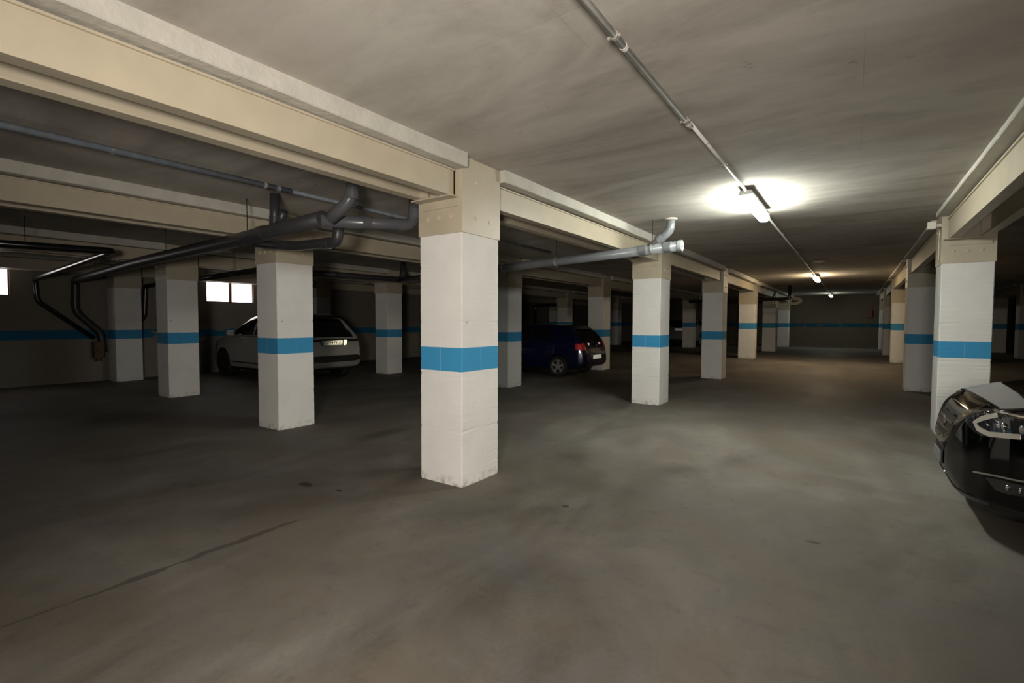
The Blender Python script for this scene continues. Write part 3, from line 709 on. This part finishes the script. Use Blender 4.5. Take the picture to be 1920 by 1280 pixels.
# ---- pale SUV, nose towards the left wall
def suv_tags(x, y, z, seg):
    a = abs(y); sd = 'L' if y > 0 else 'R'
    if z < .30 and seg < 3.2: return 'lower_trim'
    if 6.05 < seg < 8.5 and a > .4:
        for k, pl in enumerate(([(2.10, 1.14), (2.14, 1.58), (2.50, 1.56), (2.90, 1.38), (3.25, 1.14)], [(1.18, 1.16), (1.22, 1.54), (1.50, 1.57), (2.03, 1.56), (2.0, 1.13)], [(.62, 1.25), (.75, 1.47), (1.12, 1.54), (1.10, 1.20)])):
            if inpoly(x, z, pl): return 'side_window#%s%d' % (sd, k)
    if seg > 8.0 and 2.50 < x < 3.30 and a < .68: return 'windscreen'
    if seg > 6.4 and .10 < x < .60 and 1.10 < z < 1.56 and a < .70 - (z - 1.1) * .35: return 'rear_window'
    if x < .15 and .98 < z < 1.055: return 'tail_light_bar'
    if x < .12 and .52 < z < .62: return 'rear_trim'
    if x > 4.05 and .72 < z < .88 and a > .5: return 'head_light#' + sd
    if x > 4.42 and .45 < z < .85 and a < .55: return 'grille'
    if seg < 5.2 and z < .40 and .9 < x < 3.4: return 'side_sill#' + sd
    return 'body'
SUVP = {'body': M['white_car'], 'lower_trim': M['plastic'], 'side_window': M['glass'], 'windscreen': M['glass'], 'rear_window': M['glass'], 'tail_light_bar': M['darklens'],
        'rear_trim': M['plastic'], 'head_light': M['darklens'], 'grille': M['plastic'], 'side_sill': M['white_car']}
suv, sp, _ = make_car('suv', 'pale grey SUV parked behind the second-row pillar, nose to the left wall', 'car', (-10.45, 7.36, 0), math.pi, 4.5, 1.87,
    top=[(0, .60), (.03, .84), (.06, .99), (.13, 1.09), (.30, 1.30), (.46, 1.52), (.54, 1.60), (.95, 1.645), (1.6, 1.70), (2.2, 1.695), (2.62, 1.62), (3.35, 1.17), (3.5, 1.11), (4.1, .98), (4.38, .87), (4.46, .74), (4.5, .66)],
    belt=[(0, .60), (.06, .95), (.2, 1.08), (.7, 1.13), (2.0, 1.09), (3.3, 1.05), (3.6, 1.0), (4.2, .90), (4.5, .6)],
    bottom=[(0, .525), (.04, .38), (.08, .36), (.3, .30), (.8, .22), (3.7, .22), (4.2, .25), (4.5, .36)],
    plan=[(0, .84), (.05, .90), (.2, .95), (.6, .99), (1.0, 1.0), (3.4, 1.0), (3.9, .97), (4.2, .90), (4.4, .78), (4.5, .62)],
    tags=suv_tags, paint=SUVP, axles=(.88, 3.57), wr=.36, ww=.235, rim='plastic')
plate(suv, -.012, 0, .975, (math.radians(-4), 0, math.pi / 2), M['plate'], '3794 NGC')
g = bmesh.new(); pts = [(-.32, 1.03), (-.28, .90), (.28, .90), (.32, 1.03)]; poly_prism(g, pts, 'x', -.002, .02); 
obj('plate_recess', g, M['white_car'], suv)
g = bmesh.new(); poly_prism(g, [(-.40, 1.03), (-.365, .91), (-.30, .90), (-.30, 1.035)], 'x', -.014, .0); obj('plate_side_patch', g, M['plate'], suv)  # small patch beside the plate, in the plate's own material
for s in (-1, 1): mirror_(suv, 2.93, s * .93, 1.17, s, M['white_car'])
for s in (-1, 1): strip(suv, 'chrome_window_trim', [(1.2, s * .895, 1.125), (2.0, s * .90, 1.112), (3.1, s * .895, 1.10)], .012, .028, M['chrome'])
for s in (-1, 1): strip(suv, 'door_moulding', [(1.35, s * .938, .43), (3.1, s * .938, .43)], .012, .03, M['plastic'])
for s in (-1, 1):
    for xx in (1.35, 2.35): strip(suv, 'door_handle', [(xx, s * .935, .96), (xx + .18, s * .935, .96)], .02, .025, M['white_car'])
g = bmesh.new(); poly_prism(g, [(.40, 1.575), (.55, 1.63), (.90, 1.66), (.90, 1.63)], 'y', -.60, .60); obj('spoiler', g, M['plastic'], suv)
for s in (-1, 1): strip(suv, 'roof_rail', [(.9, s * .60, 1.665), (1.6, s * .61, 1.69), (2.3, s * .60, 1.655)], .03, .03, M['plastic'])

# ---- deep blue hatchback
def hatch_tags(x, y, z, seg):
    a = abs(y); sd = 'L' if y > 0 else 'R'
    if z < .24 and seg < 3.2: return 'lower_trim'
    if 6.05 < seg < 8.5 and a > .35:
        for k, pl in enumerate(([(1.75, .96), (1.78, 1.33), (2.02, 1.32), (2.4, 1.18), (2.75, .96)], [(.95, 1.02), (1.05, 1.32), (1.35, 1.35), (1.70, 1.34), (1.68, .97)])):
            if inpoly(x, z, pl): return 'side_window#%s%d' % (sd, k)
    if seg > 8.0 and 2.05 < x < 2.85 and a < .58: return 'windscreen'
    if seg > 6.6 and .12 < x < .55 and .96 < z < 1.36 and a < .62 - (z - .96) * .3: return 'rear_window'
    if x < .28 and .75 < z < .92 and a > .60 - (z - .74) * .2: return 'tail_light#' + sd
    if x < .12 and .66 < z < .70: return 'bumper_strip'
    if x > 3.4 and .60 < z < .78 and a > .45: return 'head_light#' + sd
    if x > 3.74 and .35 < z < .6 and a < .5: return 'grille'
    return 'body'
HP = {'body': M['blue_car'], 'lower_trim': M['plastic'], 'side_window': M['glass'], 'windscreen': M['glass'], 'rear_window': M['glass'], 'tail_light': M['redlens'], 'bumper_strip': M['plastic'],
      'head_light': M['lens'], 'grille': M['plastic']}
hat, hp, _ = make_car('hatchback', 'deep blue hatchback parked between two pillars behind the nearest central pillar', 'car', (-5.86, 12.55, 0), math.pi, 3.82, 1.66,
    top=[(0, .60), (.03, .74), (.10, .90), (.18, 1.0), (.40, 1.30), (.50, 1.36), (.8, 1.405), (1.3, 1.44), (1.8, 1.43), (2.05, 1.38), (2.85, .97), (3.0, .92), (3.5, .82), (3.7, .72), (3.82, .55)],
    belt=[(0, .56), (.1, .84), (.3, .97), (1.0, .97), (2.85, .92), (3.4, .80), (3.82, .5)],
    bottom=[(0, .36), (.1, .28), (.3, .24), (.8, .19), (3.1, .19), (3.6, .22), (3.82, .3)],
    plan=[(0, .72), (.06, .86), (.2, .94), (.5, .985), (.9, 1.0), (2.9, 1.0), (3.3, .95), (3.6, .84), (3.82, .58)],
    tags=hatch_tags, paint=HP, axles=(.80, 3.24), wr=.285, ww=.19, nx=110)
plate(hat, -.012, 0, .545, (0, 0, math.pi / 2), M['platewhite'])
for s in (-1, 1): mirror_(hat, 2.55, s * .80, 1.0, s, M['blue_car'])
g = bmesh.new(); cyl(g, (.03, 0, .86), (.012, 0, .855), .035); obj('tailgate_badge', g, M['chrome'], hat)
for s in (-1, 1):
    g = bmesh.new(); cyl(g, (.15, s * .34, .90), (.085, s * .34, .895), .03, n=14); obj('tail_glint', g, M['platewhite'], hat)  # white disc added on the tailgate to stand for a bright glint
g = bmesh.new(); poly_prism(g, [(.36, 1.30), (.55, 1.385), (.7, 1.41), (.7, 1.36)], 'y', -.46, .46); obj('spoiler', g, M['plastic'], hat)

# ---- silver car in the far dark bay
def far_tags(x, y, z, seg):
    a = abs(y); sd = 'L' if y > 0 else 'R'
    if z < .30 and seg < 3.2: return 'lower_trim'
    if 6.05 < seg < 8.5 and a > .35 and inpoly(x, z, [(.7, 1.08), (.9, 1.36), (2.0, 1.38), (2.9, 1.02)]): return 'side_window#' + sd
    if seg > 8 and 2.3 < x < 3.1 and a < .6: return 'windscreen'
    if seg > 6.6 and .14 < x < .6 and 1.05 < z < 1.38: return 'rear_window'
    if x < .2 and .80 < z < .98 and a > .58: return 'tail_light#' + sd
    if x < .1 and .42 < z < .52: return 'rear_trim'
    return 'body'
FP = {'body': M['silver'], 'lower_trim': M['plastic'], 'side_window': M['glass'], 'windscreen': M['glass'], 'rear_window': M['glass'], 'tail_light': M['redlens'], 'rear_trim': M['plastic']}
far, fp, _ = make_car('saloon', 'small silver car in the far dark bay, partly behind a thin distant pillar', 'car', (-7.70, 26.75, ZF), math.pi / 2, 4.3, 1.76,
    top=[(0, .70), (.05, .92), (.15, 1.06), (.5, 1.38), (.8, 1.44), (1.6, 1.47), (2.2, 1.42), (3.1, 1.02), (3.9, .88), (4.2, .72), (4.3, .55)],
    belt=[(0, .6), (.15, 1.0), (1.5, 1.02), (3.1, .96), (3.9, .82), (4.3, .5)], bottom=[(0, .38), (.3, .26), (3.8, .22), (4.3, .34)],
    plan=[(0, .80), (.1, .92), (.5, 1.0), (3.6, 1.0), (4.0, .88), (4.3, .6)], tags=far_tags, paint=FP, axles=(.85, 3.45), wr=.31, ww=.2, nx=70)
plate(far, -.012, 0, .90, (0, 0, math.pi / 2), M['platewhite'])

# ---- black car at the right, nose towards the aisle
def blk_tags(x, y, z, seg):
    a = abs(y); sd = 'L' if y > 0 else 'R'; L = 4.6
    f = L - x
    if z < .28 and seg < 3.2: return 'lower_trim'
    if 6.05 < seg < 8.5 and a > .4:
        for k, pl in enumerate(([(2.10, 1.14), (2.14, 1.56), (2.40, 1.55), (2.75, 1.40), (3.15, 1.14)], [(1.18, 1.16), (1.22, 1.56), (2.03, 1.58), (2.0, 1.14)])):
            if inpoly(x, z, pl): return 'side_window#%s%d' % (sd, k)
    if seg > 8.0 and 2.45 < x < 3.25 and a < .68: return 'windscreen'
    if seg > 6.4 and .10 < x < .60 and 1.10 < z < 1.56: return 'rear_window'
    if x < .2 and .85 < z < 1.1 and a > .55: return 'tail_light#' + sd
    return 'body'
BP = {'body': M['black_car'], 'lower_trim': M['plastic'], 'side_window': M['glass'], 'windscreen': M['glass'], 'rear_window': M['glass'], 'tail_light': M['redlens'], 'head_light': M['darklens'],
      'grille': M['plastic'], 'fog_light': M['lens'], 'lower_grille': M['plastic']}
blk, bp_, F = make_car('car', 'glossy black car with chrome front at the right edge, nose into the aisle', 'car', (5.20, 5.30, 0), math.pi, 4.6, 1.84,
    top=[(0, .66), (.05, .99), (.13, 1.09), (.46, 1.52), (.54, 1.60), (1.2, 1.68), (2.1, 1.66), (2.45, 1.58), (3.25, 1.16), (3.4, 1.10), (3.8, 1.045), (4.15, .985), (4.36, .93), (4.48, .87), (4.54, .80), (4.575, .70), (4.60, .60)],
    belt=[(0, .60), (.2, 1.08), (2.0, 1.11), (3.3, 1.06), (3.8, .98), (4.15, .92), (4.4, .84), (4.6, .52)],
    bottom=[(0, .42), (.3, .30), (.8, .22), (3.8, .20), (4.3, .17), (4.45, .19), (4.55, .26), (4.60, .38)],
    plan=[(0, .80), (.2, .95), (1.0, 1.0), (3.6, 1.0), (3.9, .985), (4.15, .94), (4.32, .86), (4.44, .74), (4.53, .58), (4.58, .40), (4.60, .26)],
    tags=blk_tags, paint=BP, axles=(.85, 3.63), wr=.36, ww=.24, nx=220, sm=.02)
for s in (-1, 1): mirror_(blk, 2.95, s * .93, 1.18, s, M['black_car'])

NOSE = Vector((4.6, 0, 0))
def on_body(bvh, th, s_, z, off):
    """point on the car's front found along a level line turned th degrees from straight ahead"""
    a = math.radians(th); d = Vector((-math.cos(a), -math.sin(a), 0)); l = Vector((-math.sin(a), math.cos(a), 0))
    o = NOSE + l * s_ - d * 2 + Vector((0, 0, z)); h = bvh.ray_cast(o, d)
    if h[0] is None: return o + d * 2.3
    nrm = h[1]; nrm = nrm if nrm.dot(d) < 0 else -nrm
    return h[0] + nrm * off
def along(pts, t):
    L = [0]
    for a, b in zip(pts, pts[1:]): L.append(L[-1] + math.dist(a, b))
    q = t * L[-1]
    for i in range(len(pts) - 1):
        if q <= L[i + 1] + 1e-9:
            f = (q - L[i]) / (L[i + 1] - L[i]); return (pts[i][0] + (pts[i + 1][0] - pts[i][0]) * f, pts[i][1] + (pts[i + 1][1] - pts[i][1]) * f)
    return pts[-1]
def patch(parent, name, bvh, th, top, bot, m, off=.004, nu=28, nv=8, sub=-.012, mirror=True):
    """a panel lying on the curved front, between an upper and a lower outline given as (sideways, height)"""
    made = []
    for sgn in ((1, -1) if mirror else (1,)):
        g = bmesh.new(); F0 = []; B0 = []
        for i in range(nu + 1):
            a = along(top, i / nu); b = along(bot, i / nu); c1_ = []; c2_ = []
            for j in range(nv + 1):
                t = j / nv; q = (a[0] + (b[0] - a[0]) * t, a[1] + (b[1] - a[1]) * t)
                for arr, o_ in ((c1_, off), (c2_, sub)):
                    p = on_body(bvh, th, q[0], q[1], o_); arr.append(g.verts.new((p.x, p.y * sgn, p.z)))
            F0.append(c1_); B0.append(c2_)
        for i in range(nu):
            for j in range(nv):
                g.faces.new((F0[i][j], F0[i + 1][j], F0[i + 1][j + 1], F0[i][j + 1])); g.faces.new((B0[i][j], B0[i][j + 1], B0[i + 1][j + 1], B0[i + 1][j]))
            g.faces.new((F0[i][0], B0[i][0], B0[i + 1][0], F0[i + 1][0])); g.faces.new((F0[i][nv], F0[i + 1][nv], B0[i + 1][nv], B0[i][nv]))
        for j in range(nv):
            g.faces.new((F0[0][j], F0[0][j + 1], B0[0][j + 1], B0[0][j])); g.faces.new((F0[nu][j], B0[nu][j], B0[nu][j + 1], F0[nu][j + 1]))
        made.append(obj(name, g, m, parent if not isinstance(parent, list) else parent[0 if sgn > 0 else 1]))
    return made
def band(parent, name, bvh, th, pts, w, m, off=.008, mirror=True, nu=30):
    top = []; bot = []
    for i, p in enumerate(pts):
        a = pts[max(i - 1, 0)]; b = pts[min(i + 1, len(pts) - 1)]; dx, dz = b[0] - a[0], b[1] - a[1]; L = math.hypot(dx, dz) or 1
        top.append((p[0] - dz / L * w / 2, p[1] + dx / L * w / 2)); bot.append((p[0] + dz / L * w / 2, p[1] - dx / L * w / 2))
    return patch(parent, name, bvh, th, top, bot, m, off, nu, 2, -.004, mirror)
M['grey_strip'] = mat('frosted_light_guide', (.42, .40, .35), .35, coat=.8)
hl = patch(blk, 'head_light', F, 40, [(.36, .865), (.50, .895), (.63, .912), (.80, .905), (1.08, .915)], [(.44, .765), (.50, .735), (.575, .715), (.80, .745), (1.08, .86)], M['darklens'], .003, 34, 10)
band(hl, 'light_guide', F, 40, [(.66, .880), (.56, .835), (.505, .795), (.545, .760), (.63, .742), (.80, .762)], .034, M['grey_strip'], .007)
band(hl, 'chrome_brow', F, 40, [(.60, .905), (.68, .900), (.80, .888), (.95, .895)], .011, M['chrome'], .010)
band(hl, 'inner_strip', F, 40, [(.44, .862), (.52, .885), (.60, .890)], .012, M['chrome'], .009)
for k, sgn in enumerate((1, -1)):
    for s_, z_, r_ in ((.705, .812, .026), (.80, .808, .030), (.715, .783, .014)):
        p = on_body(F, 40, s_, z_, .004); g = bmesh.new(); bmesh.ops.create_uvsphere(g, u_segments=18, v_segments=12, radius=r_)
        for v in g.verts: v.co.x *= .5
        obj('projector', g, M['chrome'] if r_ < .03 else M['lens'], hl[k], (p.x, p.y * sgn, p.z), True)
gr = patch(blk, 'grille', F, 0, [(0, .84), (.22, .845), (.40, .85)], [(0, .47), (.14, .48), (.22, .52)], M['plastic'], .004, 20, 12)
for z_ in (.55, .61, .67, .73, .79): band(blk, 'grille_bar', F, 0, [(-.20 - (z_ - .5) * .35, z_), (0, z_ - .006), (.20 + (z_ - .5) * .35, z_)], .012, M['darklens'], .012, False, 20)
band(blk, 'chrome_surround', F, 0, [(-.475, .895), (-.42, .80), (-.34, .68), (-.24, .60), (0, .565), (.24, .60), (.34, .68), (.42, .80), (.475, .895)], .05, M['chrome'], .014, False, 60)
band(blk, 'bonnet_edge_trim', F, 0, [(-.42, .905), (-.2, .90), (0, .895), (.2, .90), (.42, .905)], .012, M['chrome'], .006, False, 30)
g = bmesh.new(); cyl(g, (0, 0, 0), (.012, 0, 0), .055, n=28); obj('badge', g, M['chrome'], blk, tuple(on_body(F, 0, 0, .70, .008)))
fg = patch(blk, 'fog_light', F, 40, [(.63, .442), (.72, .452), (.86, .450)], [(.69, .372), (.76, .368), (.86, .385)], M['darklens'], .004)
band(blk, 'fog_light_trim', F, 40, [(.54, .455), (.62, .466), (.70, .473), (.84, .478)], .012, M['chrome'], .008)
for k, sgn in enumerate((1, -1)):
    for s_ in (.755, .815):
        p = on_body(F, 40, s_, .412, .004); g = bmesh.new(); bmesh.ops.create_uvsphere(g, u_segments=16, v_segments=10, radius=.022)
        for v in g.verts: v.co.x *= .5
        obj('fog_lamp_bulb', g, M['chrome'], fg[k], (p.x, p.y * sgn, p.z), True)
band(blk, 'lower_lip', F, 20, [(.02, .285), (.25, .27), (.50, .262), (.72, .265)], .022, M['grey_lip'] if 'grey_lip' in M else M['darklens'], .010)
pl_ = plate(blk, 4.622, 0, .44, (0, 0, -math.pi / 2), M['pvc_light'], w=.34, h=.09)
